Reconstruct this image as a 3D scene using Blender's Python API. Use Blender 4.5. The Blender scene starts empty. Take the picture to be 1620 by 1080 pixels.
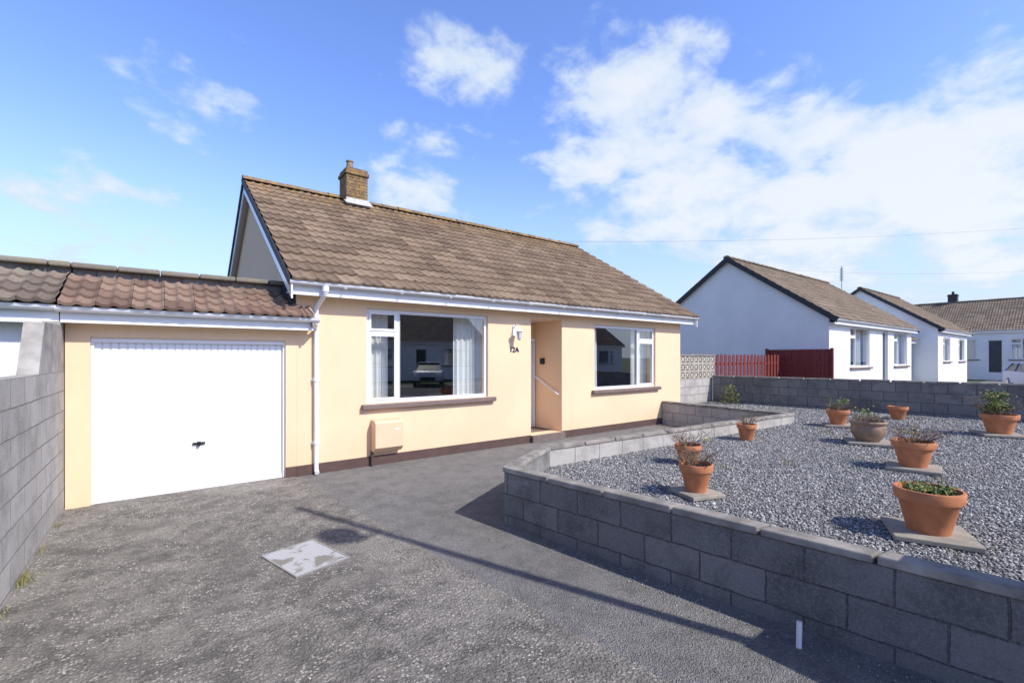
import bpy, math, random
import numpy as np
from mathutils import Vector, Matrix
random.seed(7); rng=np.random.default_rng(7)
C=bpy.context.scene.collection

# ---------------------------------------------------------------- node helpers
def newmat(name):
    m=bpy.data.materials.new(name); m.use_nodes=True
    nt=m.node_tree; nt.nodes.clear()
    out=nt.nodes.new('ShaderNodeOutputMaterial'); p=nt.nodes.new('ShaderNodeBsdfPrincipled')
    nt.links.new(p.outputs[0],out.inputs[0])
    return m,nt,p
def N(nt,t,**kw):
    n=nt.nodes.new(t)
    for k,v in kw.items():
        if k.startswith('i_'): n.inputs[k[2:].replace('_',' ')].default_value=v
        else: setattr(n,k,v)
    return n
def ramp(nt,stops):
    r=nt.nodes.new('ShaderNodeValToRGB'); e=r.color_ramp.elements
    while len(e)<len(stops): e.new(0.5)
    for i,(p,c) in enumerate(stops):
        e[i].position=p; e[i].color=(c[0],c[1],c[2],1)
    return r
def mix(nt,fac,a,b,mode='MIX'):
    n=nt.nodes.new('ShaderNodeMix'); n.data_type='RGBA'; n.blend_type=mode
    for s,v in ((0,fac),(6,a),(7,b)):
        if hasattr(v,'links'): nt.links.new(v,n.inputs[s])
        elif s==0: n.inputs[0].default_value=v
        else: n.inputs[s].default_value=(v[0],v[1],v[2],1)
    return n.outputs[2]
def math_(nt,op,a,b=0.0,clamp=False):
    n=nt.nodes.new('ShaderNodeMath'); n.operation=op; n.use_clamp=clamp
    for i,v in enumerate((a,b)):
        if hasattr(v,'links'): nt.links.new(v,n.inputs[i])
        else: n.inputs[i].default_value=v
    return n.outputs[0]
def noise(nt,vec,scale,detail=6,rough=.55,dist=0):
    n=nt.nodes.new('ShaderNodeTexNoise'); n.inputs['Scale'].default_value=scale
    n.inputs['Detail'].default_value=detail; n.inputs['Roughness'].default_value=rough
    n.inputs['Distortion'].default_value=dist
    if vec is not None: nt.links.new(vec,n.inputs['Vector'])
    return n.outputs['Fac']
def mrange(nt,v,a,b,c=0,d=1,smooth=True):
    n=nt.nodes.new('ShaderNodeMapRange'); n.interpolation_type='SMOOTHSTEP' if smooth else 'LINEAR'
    nt.links.new(v,n.inputs[0])
    for i,x in enumerate((a,b,c,d)): n.inputs[i+1].default_value=x
    return n.outputs[0]
def bump(nt,p,h,strength=.3,dist=.01):
    b=nt.nodes.new('ShaderNodeBump'); b.inputs['Strength'].default_value=strength; b.inputs['Distance'].default_value=dist
    nt.links.new(h,b.inputs['Height']); nt.links.new(b.outputs[0],p.inputs['Normal'])
def objco(nt): return nt.nodes.new('ShaderNodeTexCoord').outputs['Object']

def plain(name,col,rough=.6,var=.12,scale=4,bs=0,bscale=120,metal=0):
    m,nt,p=newmat(name); co=objco(nt)
    f=noise(nt,co,scale,6)
    dk=[c*(1-var) for c in col]; lt=[min(1,c*(1+var*.6)) for c in col]
    r=ramp(nt,[(.3,dk),(.7,lt)]); nt.links.new(f,r.inputs[0]); nt.links.new(r.outputs[0],p.inputs['Base Color'])
    p.inputs['Roughness'].default_value=rough; p.inputs['Metallic'].default_value=metal
    if bs: bump(nt,p,noise(nt,co,bscale,4),bs,.004)
    return m

def render_mat(name,col,stain=(.35,.25,.15),amt=.25):
    m,nt,p=newmat(name); co=objco(nt)
    big=noise(nt,co,.9,6,.6); sep=N(nt,'ShaderNodeSeparateXYZ'); nt.links.new(co,sep.inputs[0])
    c=mix(nt,mrange(nt,big,.35,.7),[x*.93 for x in col],col)
    mp=N(nt,'ShaderNodeMapping'); mp.inputs['Scale'].default_value=(5,5,.6); nt.links.new(co,mp.inputs[0])
    streak=mrange(nt,noise(nt,mp.outputs[0],2.0,6,.65),.55,.8,0,amt)
    c=mix(nt,streak,c,stain)
    low=mrange(nt,sep.outputs[2],.15,.75,amt*1.3,0)
    low=math_(nt,'MULTIPLY',low,noise(nt,co,4,6))
    c=mix(nt,low,c,stain)
    nt.links.new(c,p.inputs['Base Color']); p.inputs['Roughness'].default_value=.85
    h=math_(nt,'ADD',noise(nt,co,260,3),math_(nt,'MULTIPLY',noise(nt,co,9,4),.9))
    bump(nt,p,h,.28,.008); return m

def block_mat(name,c1,c2,mortar,dark=.5,speck=(.5,.48,.45)):
    m,nt,p=newmat(name); tc=N(nt,'ShaderNodeTexCoord')
    nn=N(nt,'ShaderNodeTexNoise'); nn.inputs['Scale'].default_value=11; nn.inputs['Detail'].default_value=5; nt.links.new(tc.outputs['UV'],nn.inputs['Vector'])
    sub=N(nt,'ShaderNodeVectorMath',operation='SUBTRACT'); nt.links.new(nn.outputs['Color'],sub.inputs[0]); sub.inputs[1].default_value=(.5,.5,.5)
    wob=N(nt,'ShaderNodeVectorMath',operation='SCALE'); nt.links.new(sub.outputs[0],wob.inputs[0]); wob.inputs['Scale'].default_value=.022
    ad=N(nt,'ShaderNodeVectorMath',operation='ADD'); nt.links.new(tc.outputs['UV'],ad.inputs[0]); nt.links.new(wob.outputs[0],ad.inputs[1])
    b=N(nt,'ShaderNodeTexBrick'); nt.links.new(ad.outputs[0],b.inputs['Vector'])
    b.inputs['Scale'].default_value=1; b.inputs['Brick Width'].default_value=.45; b.inputs['Row Height'].default_value=.225
    b.inputs['Mortar Size'].default_value=.007; b.inputs['Mortar Smooth'].default_value=.4
    b.inputs['Color1'].default_value=(*c1,1); b.inputs['Color2'].default_value=(*c2,1); b.inputs['Mortar'].default_value=(*mortar,1)
    co=tc.outputs['Object']
    n1=noise(nt,co,2.2,8,.7); n2=noise(nt,co,60,5,.75)
    c=mix(nt,mrange(nt,n1,.42,.66,0,.75),b.outputs['Color'],[x*dark for x in c1])
    c=mix(nt,mrange(nt,n2,.45,.7,.0,.5),c,speck)
    c=mix(nt,mrange(nt,noise(nt,co,95,3,.7),.55,.75,0,.6),c,[x*.35 for x in c1])
    n3=noise(nt,co,1.3,8,.75,.6)
    c=mix(nt,mrange(nt,n3,.56,.70,0,.5),c,speck)
    nt.links.new(c,p.inputs['Base Color']); p.inputs['Roughness'].default_value=.95
    inv=math_(nt,'SUBTRACT',1,b.outputs['Fac'])
    h=math_(nt,'ADD',inv,math_(nt,'MULTIPLY',n2,.7)); bump(nt,p,h,1.0,.014)
    return m

def tile_mat(name,a,b_,c_,lich=(.45,.27,.05),lz0=99,lz1=100,lam=.6):
    m,nt,p=newmat(name); g=N(nt,'ShaderNodeNewGeometry'); co=objco(nt)
    r=ramp(nt,[(0,a),(.5,b_),(1,c_)]); nt.links.new(g.outputs['Random Per Island'],r.inputs[0])
    n1=noise(nt,co,1.1,8,.65); n2=noise(nt,co,28,5,.7)
    c=mix(nt,mrange(nt,n1,.42,.72,0,.35),r.outputs[0],[x*.6 for x in a])
    c=mix(nt,mrange(nt,n2,.48,.75,0,.25),c,(.38,.30,.21))
    c=mix(nt,mrange(nt,noise(nt,co,45,4,.7),.52,.7,0,.35),c,[x*.45 for x in a])
    sep=N(nt,'ShaderNodeSeparateXYZ'); nt.links.new(co,sep.inputs[0])
    zf=mrange(nt,sep.outputs[2],lz0,lz1,0,1)
    l=math_(nt,'MULTIPLY',mrange(nt,noise(nt,co,6,8,.8),.48,.58,0,lam),zf)
    c=mix(nt,l,c,lich)
    l2=mrange(nt,noise(nt,co,11,6,.7),.64,.72,0,.55); c=mix(nt,l2,c,(.34,.31,.20))
    nt.links.new(c,p.inputs['Base Color']); p.inputs['Roughness'].default_value=.9
    bump(nt,p,n2,.5,.006); return m

# ---------------------------------------------------------------- mesh helpers
def empty(name,loc=(0,0,0),rz=0):
    o=bpy.data.objects.new(name,None); C.objects.link(o); o.location=loc; o.rotation_euler=(0,0,rz); o.empty_display_size=.2
    return o
class M:
    def __init__(s): s.v=[]; s.f=[]; s.uv=[]
    def add(s,vs,fs,uvs=None):
        k=len(s.v); s.v+= [tuple(v) for v in vs]
        for i,f in enumerate(fs):
            s.f.append([k+j for j in f]); s.uv.append(uvs[i] if uvs else None)
    def box(s,x0,x1,y0,y1,z0,z1):
        v=[(x,y,z) for z in (z0,z1) for y in (y0,y1) for x in (x0,x1)]
        s.add(v,[(0,2,3,1),(4,5,7,6),(0,1,5,4),(2,6,7,3),(0,4,6,2),(1,3,7,5)])
    def obox(s,c,U,V,W,a,b,d):
        c=Vector(c);U=Vector(U)*a/2;V=Vector(V)*b/2;W=Vector(W)*d/2
        v=[c+U*i+V*j+W*k for k in (-1,1) for j in (-1,1) for i in (-1,1)]
        s.add(v,[(0,2,3,1),(4,5,7,6),(0,1,5,4),(2,6,7,3),(0,4,6,2),(1,3,7,5)])
    def prism(s,poly,ax,a0,a1):
        n=len(poly)
        def P(p,a): return {'x':(a,p[0],p[1]),'y':(p[0],a,p[1]),'z':(p[0],p[1],a)}[ax]
        v=[P(p,a0) for p in poly]+[P(p,a1) for p in poly]
        s.add(v,[list(range(n))[::-1],list(range(n,2*n))]+[(i,(i+1)%n,n+(i+1)%n,n+i) for i in range(n)])
    def lathe(s,prof,c,seg=28,tilt=None):
        k=[];c=Vector(c)
        for r,z in prof:
            for i in range(seg):
                a=2*math.pi*i/seg; k.append(c+Vector((r*math.cos(a),r*math.sin(a),z)))
        f=[]
        for j in range(len(prof)-1):
            for i in range(seg):
                f.append((j*seg+i,j*seg+(i+1)%seg,(j+1)*seg+(i+1)%seg,(j+1)*seg+i))
        f.append(list(range(seg))[::-1]); f.append([(len(prof)-1)*seg+i for i in range(seg)])
        s.add(k,f)
    def tube(s,a,b,r,seg=10,r2=None):
        a=Vector(a);b=Vector(b);d=(b-a).normalized(); r2=r if r2 is None else r2
        u=d.orthogonal().normalized(); w=d.cross(u); v=[]
        for p,rr in ((a,r),(b,r2)):
            for i in range(seg):
                t=2*math.pi*i/seg; v.append(p+(u*math.cos(t)+w*math.sin(t))*rr)
        s.add(v,[(i,(i+1)%seg,seg+(i+1)%seg,seg+i) for i in range(seg)]+[list(range(seg))[::-1],list(range(seg,2*seg))])
    def path(s,pts,r,seg=8):
        for a,b in zip(pts[:-1],pts[1:]): s.tube(a,b,r,seg)
    def build(s,name,mat,parent=None,smooth=False,bevel=0,fix=True):
        me=bpy.data.meshes.new(name); me.from_pydata(s.v,[],s.f)
        if any(u is not None for u in s.uv):
            l=me.uv_layers.new(name='UVMap'); i=0
            for u,f in zip(s.uv,s.f):
                for j in range(len(f)):
                    l.data[i].uv=u[j] if u is not None else (0,0); i+=1
        me.materials.append(mat)
        if fix:
            import bmesh
            bm=bmesh.new(); bm.from_mesh(me); bmesh.ops.recalc_face_normals(bm,faces=bm.faces); bm.to_mesh(me); bm.free()
        o=bpy.data.objects.new(name,me); C.objects.link(o)
        if smooth:
            for p in me.polygons: p.use_smooth=True
            md=o.modifiers.new('es','EDGE_SPLIT'); md.split_angle=math.radians(40)
        if bevel:
            b=o.modifiers.new('b','BEVEL'); b.width=bevel; b.segments=2; b.limit_method='ANGLE'
        if parent: o.parent=parent
        return o
def B(name,mat,parent,boxes,bevel=.004):
    m=M()
    for b in boxes: m.box(*b)
    return m.build(name,mat,parent,bevel=bevel)

def wall_open(m,x0,x1,z0,z1,y,t,ops):
    xs=sorted({x0,x1,*[o[0] for o in ops],*[o[1] for o in ops]}); zs=sorted({z0,z1,*[o[2] for o in ops],*[o[3] for o in ops]})
    def solid(i,j):
        if i<0 or j<0 or i>=len(xs)-1 or j>=len(zs)-1: return False
        cx=(xs[i]+xs[i+1])/2; cz=(zs[j]+zs[j+1])/2
        return not any(o[0]<cx<o[1] and o[2]<cz<o[3] for o in ops)
    for i in range(len(xs)-1):
        for j in range(len(zs)-1):
            if not solid(i,j): continue
            a,b,c,d=xs[i],xs[i+1],zs[j],zs[j+1]
            m.add([(a,y,c),(b,y,c),(b,y,d),(a,y,d)],[(0,1,2,3)]); m.add([(a,y+t,c),(b,y+t,c),(b,y+t,d),(a,y+t,d)],[(3,2,1,0)])
            if not solid(i-1,j): m.add([(a,y,c),(a,y,d),(a,y+t,d),(a,y+t,c)],[(0,1,2,3)])
            if not solid(i+1,j): m.add([(b,y,c),(b,y+t,c),(b,y+t,d),(b,y,d)],[(0,1,2,3)])
            if not solid(i,j-1): m.add([(a,y,c),(a,y+t,c),(b,y+t,c),(b,y,c)],[(0,1,2,3)])
            if not solid(i,j+1): m.add([(a,y,d),(b,y,d),(b,y+t,d),(a,y+t,d)],[(0,1,2,3)])

def tiles(m,O,U,V,L,S,w=.33,g=.34,samp=8,hr=.022):
    O=Vector(O);U=Vector(U).normalized();V=Vector(V).normalized();Nn=U.cross(V)
    nx=max(1,round(L/w)); w=L/nx; ny=max(1,round(S/g)); g=S/ny
    for j in range(ny):
        for i in range(nx):
            jt=random.uniform(-.003,.003); jv=random.uniform(-.006,.006)
            rows=[]
            for (v,base,kk) in ((j*g-.05+jv,.010,0),(j*g-.05+jv,.046+jt,1),((j+1)*g,.006+jt,1)):
                for k in range(samp*2+1):
                    u=w*k/(samp*2); u_=min(u,w-.004)
                    ph=abs(math.sin(2*math.pi*(u/w)))
                    h=hr*max(0,1-(ph/.8)**2)
                    rows.append(O+U*(i*w+u_)+V*v+Nn*(base+h*(1 if kk else .75)))
            n=samp*2+1; fs=[]
            for r in range(2):
                for k in range(n-1): fs.append((r*n+k,r*n+k+1,(r+1)*n+k+1,(r+1)*n+k))
            m.add(rows,fs)
def ridgecaps(m,a,b,r=.12,step=.45):
    a=Vector(a);b=Vector(b);L=(b-a).length;d=(b-a).normalized();n=round(L/step);s=L/n
    side=d.cross(Vector((0,0,1)))
    for i in range(n):
        rr=r+random.uniform(-.008,.008); v=[]
        p0=a+d*(i*s-.02); p1=a+d*((i+1)*s)
        for p,q in ((p0,rr+.012),(p1,rr)):
            for k in range(9):
                t=math.pi*k/8*1.1-.157; v.append(p+side*(q*1.15*math.cos(t))+Vector((0,0,q*.7*math.sin(t))))
        m.add(v,[(k,k+1,10+k,9+k) for k in range(8)]+[list(range(9)),list(range(9,18))[::-1]])

def offset(pts,d):
    out=[]; n=len(pts); P=[Vector(p) for p in pts]
    for i in range(n):
        ns=[]
        if i>0: e=(P[i]-P[i-1]).normalized(); ns.append(Vector((e.y,-e.x)))
        if i<n-1: e=(P[i+1]-P[i]).normalized(); ns.append(Vector((e.y,-e.x)))
        if len(ns)==1: out.append(P[i]+ns[0]*d)
        else:
            b=(ns[0]+ns[1]).normalized(); out.append(P[i]+b*(d/max(.3,b.dot(ns[0]))))
    return out
def poly_wall(m,pts,thick,z0,z1,vref=0,o0=0):
    Lp=offset(pts,o0); Rp=offset(pts,o0+thick); cum=[0]
    for i in range(1,len(Lp)): cum.append(cum[-1]+(Lp[i]-Lp[i-1]).length)
    for i in range(len(Lp)-1):
        a,b,c,d=Lp[i],Lp[i+1],Rp[i+1],Rp[i]; u0,u1=cum[i],cum[i+1]; va,vb=z0-vref,z1-vref
        m.add([(a.x,a.y,z0),(b.x,b.y,z0),(b.x,b.y,z1),(a.x,a.y,z1)],[(3,2,1,0)],[[(u0,vb),(u1,vb),(u1,va),(u0,va)]])
        m.add([(d.x,d.y,z0),(c.x,c.y,z0),(c.x,c.y,z1),(d.x,d.y,z1)],[(0,1,2,3)],[[(u0,va),(u1,va),(u1,vb),(u0,vb)]])
        m.add([(a.x,a.y,z1),(b.x,b.y,z1),(c.x,c.y,z1),(d.x,d.y,z1)],[(3,2,1,0)],[[(u0,vb-.12),(u1,vb-.12),(u1,vb-.02),(u0,vb-.02)]])
    for i,(s) in ((0,1),(len(Lp)-1,-1)):
        a,d=Lp[i],Rp[i]; m.add([(a.x,a.y,z0),(d.x,d.y,z0),(d.x,d.y,z1),(a.x,a.y,z1)],[(0,1,2,3)],[[(0,z0-vref),(thick,z0-vref),(thick,z1-vref),(0,z1-vref)]])
def coping(m,pts,thick,z0,z1,o0,step=.6):
    Lp=offset(pts,o0); Rp=offset(pts,o0+thick)
    for i in range(len(Lp)-1):
        a,b,c,d=Lp[i],Lp[i+1],Rp[i+1],Rp[i]; n=max(1,round((b-a).length/step))
        for k in range(n):
            t0=k/n+ (.004 if k else 0); t1=(k+1)/n; zz=z1+random.uniform(-.006,.005)
            q=[a.lerp(b,t0),a.lerp(b,t1),d.lerp(c,t1),d.lerp(c,t0)]
            m.add([(p.x,p.y,z0) for p in q]+[(p.x,p.y,zz) for p in q],[(0,3,2,1),(4,5,6,7),(0,1,5,4),(1,2,6,5),(2,3,7,6),(3,0,4,7)])

# ---------------------------------------------------------------- materials
peach=render_mat('peach_render',(.88,.63,.40),(.48,.29,.15),.15)
white_r=render_mat('white_render',(.84,.83,.82),(.45,.43,.38),.10)
upvc=plain('white_upvc',(.84,.84,.84),.3,.03)
brownp=plain('brown_masonry_paint',(.095,.055,.045),.7,.2,6,.3)
sillm=plain('brown_sill',(.20,.14,.12),.6,.15,6,.2)
dark=plain('dark_verge',(.035,.035,.04),.7,.2)
blk=plain('black_plastic',(.015,.015,.018),.35,.1)
metal=plain('galvanised_metal',(.5,.5,.5),.4,.1,metal=.7)
blockg=block_mat('concrete_block',(.175,.168,.155),(.25,.24,.222),(.09,.087,.08),.5,(.36,.345,.315))
blockl=block_mat('concrete_block_light',(.42,.395,.355),(.52,.49,.445),(.24,.22,.20),.65,(.60,.575,.525))
copem=plain('cement_coping',(.31,.28,.24),.95,.5,5,.6,90)
slabm=plain('paving_slab',(.34,.305,.245),.95,.3,7,.5,80)
roofm=tile_mat('roof_tile',(.175,.118,.077),(.245,.17,.112),(.315,.225,.15),(.44,.26,.06),4.9,5.65,.6)
roofg=tile_mat('garage_roof_tile',(.18,.108,.08),(.27,.168,.12),(.35,.24,.175),(.33,.31,.22),2.3,2.9,.4)
roofn=tile_mat('neighbour_roof_tile',(.19,.145,.105),(.25,.19,.135),(.31,.24,.17))
ridgem=tile_mat('ridge_tile',(.16,.11,.07),(.22,.155,.10),(.28,.20,.13),(.46,.28,.05),2,3,.55)
parm=tile_mat('parapet_cap',(.16,.145,.12),(.20,.18,.15),(.25,.225,.185),(.30,.25,.11),2,2.6,.4)
terra=plain('terracotta',(.54,.205,.085),.75,.25,9,.2,60)
stonepot=plain('glazed_stone_pot',(.30,.20,.13),.6,.35,12,.4,60)
soil=plain('soil',(.05,.035,.025),.95,.4,20,.8,60)
curt=plain('net_curtain',(.85,.85,.84),.9,.05)
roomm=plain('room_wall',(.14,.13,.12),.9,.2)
redw=plain('red_stained_timber',(.19,.028,.022),.7,.3,8)
twigm=plain('dry_twig',(.20,.13,.085),.9,.3,30)

m,nt,p=newmat('leaf'); g=N(nt,'ShaderNodeNewGeometry'); r=ramp(nt,[(0,(.035,.07,.015)),(.5,(.10,.15,.03)),(.85,(.20,.21,.04)),(1,(.36,.28,.05))]); nt.links.new(g.outputs['Random Per Island'],r.inputs[0]); nt.links.new(r.outputs[0],p.inputs['Base Color']); p.inputs['Roughness'].default_value=.7; leafm=m

m,nt,p=newmat('window_glass'); nt.nodes.remove(p); out=[n for n in nt.nodes if n.type=='OUTPUT_MATERIAL'][0]
tr=N(nt,'ShaderNodeBsdfTransparent'); tr.inputs[0].default_value=(.90,.93,.92,1); gl=N(nt,'ShaderNodeBsdfGlossy'); gl.inputs['Roughness'].default_value=.0; gl.inputs[0].default_value=(.95,.97,1,1)
lw=N(nt,'ShaderNodeLayerWeight'); lw.inputs[0].default_value=.5; f=math_(nt,'ADD',math_(nt,'MULTIPLY',math_(nt,'POWER',lw.outputs['Facing'],3.0),.8),.20,True)
ms=N(nt,'ShaderNodeMixShader'); nt.links.new(f,ms.inputs[0]); nt.links.new(tr.outputs[0],ms.inputs[1]); nt.links.new(gl.outputs[0],ms.inputs[2]); nt.links.new(ms.outputs[0],out.inputs[0]); glass=m

def ground_mat(name,base,dark_,light,patch,sc=75,sp=.6,seltop=(.55,.8),moss=.6):
    m,nt,p=newmat(name); co=objco(nt)
    wn=N(nt,'ShaderNodeTexNoise'); wn.inputs['Scale'].default_value=30; nt.links.new(co,wn.inputs['Vector'])
    sc1=N(nt,'ShaderNodeVectorMath',operation='SCALE'); nt.links.new(wn.outputs['Color'],sc1.inputs[0]); sc1.inputs['Scale'].default_value=.03
    ad=N(nt,'ShaderNodeVectorMath',operation='ADD'); nt.links.new(co,ad.inputs[0]); nt.links.new(sc1.outputs[0],ad.inputs[1])
    v=N(nt,'ShaderNodeTexVoronoi'); v.inputs['Scale'].default_value=sc; nt.links.new(ad.outputs[0],v.inputs['Vector'])
    sepc=N(nt,'ShaderNodeSeparateColor'); nt.links.new(v.outputs['Color'],sepc.inputs[0])
    big=noise(nt,co,.8,9,.68,.4); mid=noise(nt,co,5,8,.7); fine=noise(nt,co,130,4,.7)
    c=mix(nt,mrange(nt,mid,.40,.60),dark_,base)
    core=mrange(nt,v.outputs['Distance'],.35,.55,1,0)
    wear=mrange(nt,noise(nt,co,3.2,9,.75),.42,.58,.12,1)
    sel=math_(nt,'MULTIPLY',mrange(nt,sepc.outputs[0],seltop[0],seltop[1],0,sp),wear); sel=math_(nt,'MULTIPLY',sel,core)
    c=mix(nt,mrange(nt,big,.48,.62,0,.7),c,patch)
    c=mix(nt,mrange(nt,noise(nt,co,2.4,10,.8),.53,.60,0,moss),c,[x*.5 for x in dark_])
    c=mix(nt,mrange(nt,noise(nt,co,11,8,.8),.55,.64,0,moss),c,[x*.55 for x in dark_])
    c=mix(nt,sel,c,light)
    c=mix(nt,math_(nt,'MULTIPLY',core,mrange(nt,sepc.outputs[1],.75,.95,0,.6)),c,[x*.4 for x in dark_])
    c=mix(nt,mrange(nt,fine,.45,.7,0,.35),c,light)
    c=mix(nt,mrange(nt,noise(nt,co,80,3,.7),.53,.66,0,.65),c,[x*.4 for x in dark_])
    nt.links.new(c,p.inputs['Base Color']); p.inputs['Roughness'].default_value=.92
    h=math_(nt,'ADD',math_(nt,'MULTIPLY',v.outputs['Distance'],-.9),math_(nt,'ADD',math_(nt,'MULTIPLY',fine,.5),math_(nt,'MULTIPLY',mid,1.2)))
    bump(nt,p,h,.9,.016); return m
drivem=ground_mat('worn_aggregate_drive',(.235,.214,.187),(.125,.115,.102),(.55,.505,.44),(.315,.29,.25),48,.95,(.45,.7),.7)
pathm=ground_mat('concrete_path',(.245,.235,.222),(.18,.173,.164),(.42,.40,.38),(.28,.268,.252),95,.6,(.55,.8),.35)
asphm=ground_mat('asphalt',(.06,.06,.06),(.04,.04,.04),(.11,.11,.11),(.07,.07,.07),60,.4)
grassm=ground_mat('grass_ground',(.07,.10,.03),(.04,.07,.02),(.12,.14,.05),(.09,.10,.04),30,.4)
m,nt,p=newmat('gravel_base'); co=objco(nt); v=N(nt,'ShaderNodeTexVoronoi'); v.inputs['Scale'].default_value=38; nt.links.new(co,v.inputs['Vector'])
sc_=N(nt,'ShaderNodeSeparateColor'); nt.links.new(v.outputs['Color'],sc_.inputs[0]); r=ramp(nt,[(0,(.12,.12,.12)),(.5,(.24,.23,.225)),(1,(.42,.41,.39))]); nt.links.new(sc_.outputs[0],r.inputs[0]); nt.links.new(r.outputs[0],p.inputs['Base Color']); p.inputs['Roughness'].default_value=.9
bump(nt,p,math_(nt,'MULTIPLY',v.outputs['Distance'],-1),1,.03); gravbed=m
m,nt,p=newmat('gravel_chip'); g=N(nt,'ShaderNodeNewGeometry'); r=ramp(nt,[(0,(.10,.099,.096)),(.35,(.22,.216,.21)),(.8,(.40,.39,.375)),(1,(.70,.68,.64))]); nt.links.new(g.outputs['Random Per Island'],r.inputs[0]); nt.links.new(r.outputs[0],p.inputs['Base Color']); p.inputs['Roughness'].default_value=.85; chip=m

# ---------------------------------------------------------------- ground
def sheet(name,poly,z,mat,parent=None):
    m=M(); m.add([(x,y,z) for x,y in poly],[list(range(len(poly)))]); return m.build(name,mat,parent)
sheet('ground',[(-900,-900),(900,-900),(900,900),(-900,900)],-.02,grassm)
sheet('driveway',[(-.9,-1.4),(2.3,-1.4),(2.2,1.5),(1.95,3.62),(1.66,6.6),(1.6,7.45),(-.9,7.45)],0,drivem)
sheet('front_path',[(2.3,-1.4),(3.75,-1.4),(3.72,-1),(3.0,3.9),(4.1,4.5),(10.7,4.1),(10.7,7.45),(1.6,7.45),(1.66,6.6),(1.95,3.62),(2.2,1.5)],-.004,pathm)
sheet('road',[(-200,-10.2),(200,-10.2),(200,-3.4),(-200,-3.4)],-.012,asphm)
B('pavement',pathm,None,[(-60,60,-3.4,-1.404,-.1,.0)])
B('pavement',pathm,None,[(-60,60,-12,-10.2,-.1,.0)])
sheet('neighbour_drive',[(14.2,-1.38),(60,-1.38),(60,6),(14.2,6)],-.008,pathm)

# ---------------------------------------------------------------- windows
def window(par,x0,x1,z0,z1,y,cols,name='window',sill=True,curtains=()):
    fb=[];gb=[]; f=.055; ya,yb=y+.05,y+.12
    fb+=[(x0,x1,ya,yb,z0,z0+f),(x0,x1,ya,yb,z1-f,z1),(x0,x0+f,ya,yb,z0+f,z1-f),(x1-f,x1,ya,yb,z0+f,z1-f)]
    for k,(a,b,sp) in enumerate(cols):
        if k>0: fb.append((a-f/2,a+f/2,ya,yb,z0+f,z1-f))
        la=a+(f if k==0 else f/2); lb=b-(f if k==len(cols)-1 else f/2)
        zs=[z0+f]+sp+[z1-f]
        for s in sp: fb.append((la,lb,ya,yb,s-f/2,s+f/2))
        for i in range(len(zs)-1):
            za=zs[i]+(f/2 if i>0 else 0); zb=zs[i+1]-(f/2 if i<len(zs)-2 else 0)
            e=.035 if sp else .012
            fb+= [(la,lb,ya-.015,ya-.001,za,za+e),(la,lb,ya-.015,ya-.001,zb-e,zb),(la,la+e,ya-.015,ya-.001,za+e,zb-e),(lb-e,lb,ya-.015,ya-.001,za+e,zb-e)]
            gb.append((la,lb,ya+.02,ya+.026,za,zb))
    B(name+'_frame',upvc,par,fb,.004); m=M()
    for b in gb:
        a,c,yy,_,d,e=b; m.add([(a,yy,d),(c,yy,d),(c,yy,e),(a,yy,e)],[(0,1,2,3)])
    m.build(name+'_glass',glass,par,fix=False)
    if sill: B(name+'_sill',sillm,par,[(x0-.09,x1+.14,y-.09,y+.045,z0-.085,z0-.004)],.012)
    for (a,b) in curtains:
        m=M(); n=int((b-a)/.012); v=[]
        for zz,am in ((z0-.05,1.25),(z0+.6,1),(z1+.02,.7)):
            for i in range(n+1):
                x=a+(b-a)*i/n; v.append((x,y+.33+am*.025*math.sin(x*62+1.5*math.sin(x*17))+am*.012*math.sin(x*23),zz))
        m.add(v,[(r*(n+1)+i,r*(n+1)+i+1,(r+1)*(n+1)+i+1,(r+1)*(n+1)+i) for r in range(2) for i in range(n)])
        m.build(name+'_curtain',curt,par,smooth=True)
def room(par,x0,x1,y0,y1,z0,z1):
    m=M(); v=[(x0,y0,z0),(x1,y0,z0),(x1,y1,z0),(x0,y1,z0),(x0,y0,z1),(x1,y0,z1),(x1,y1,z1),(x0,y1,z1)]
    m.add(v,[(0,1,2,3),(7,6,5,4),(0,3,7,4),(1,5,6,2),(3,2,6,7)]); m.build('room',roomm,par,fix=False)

def gutter(m,x0,x1,yc,zt,r=.055):
    seg=10; v=[]
    for x in (x0,x1):
        for k in range(seg+1):
            t=math.pi+math.pi*k/seg; v.append((x,yc+r*math.cos(t),zt+r*1.0*math.sin(t)))
        for k in range(seg,-1,-1):
            t=math.pi+math.pi*k/seg; v.append((x,yc+(r-.006)*math.cos(t),zt+(r-.006)*math.sin(t)))
    n=2*(seg+1); m.add(v,[list(range(n))[::-1],list(range(n,2*n))]+[(i,(i+1)%n,n+(i+1)%n,n+i) for i in range(n)])

# ---------------------------------------------------------------- main bungalow
H=empty('peach_bungalow'); YF=7.38
X0,X1=1.60,11.48
ops=[(2.65,5.03,1.0,2.56),(8.01,10.35,1.0,2.52),(6.10,6.98,0.14,2.57)]
m=M(); wall_open(m,X0,X1,.0,2.74,YF,.28,ops)
m.build('front_wall',peach,H)
RY,RZ=11.7,5.66; EY,EZ=7.03,2.86; sl=(RZ-EZ)/(RY-EY); BY=2*RY-EY
def zr(y): return EZ+sl*(min(y,2*RY-y)-EY)
for nm,a,b in (('gable_wall',X0-.003,X0+.24),('gable_wall',X1-.24,X1+.003)):
    m=M(); m.prism([(YF+.003,0),(2*RY-YF,0),(2*RY-YF,zr(YF)-.1),(RY,RZ-.1),(YF+.003,zr(YF)-.1)],'x',a,b); m.build(nm,peach,H)
B('rear_wall',peach,H,[(X0+.25,X1-.25,2*RY-YF-.3,2*RY-YF-.003,0,2.8)],0)
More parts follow.
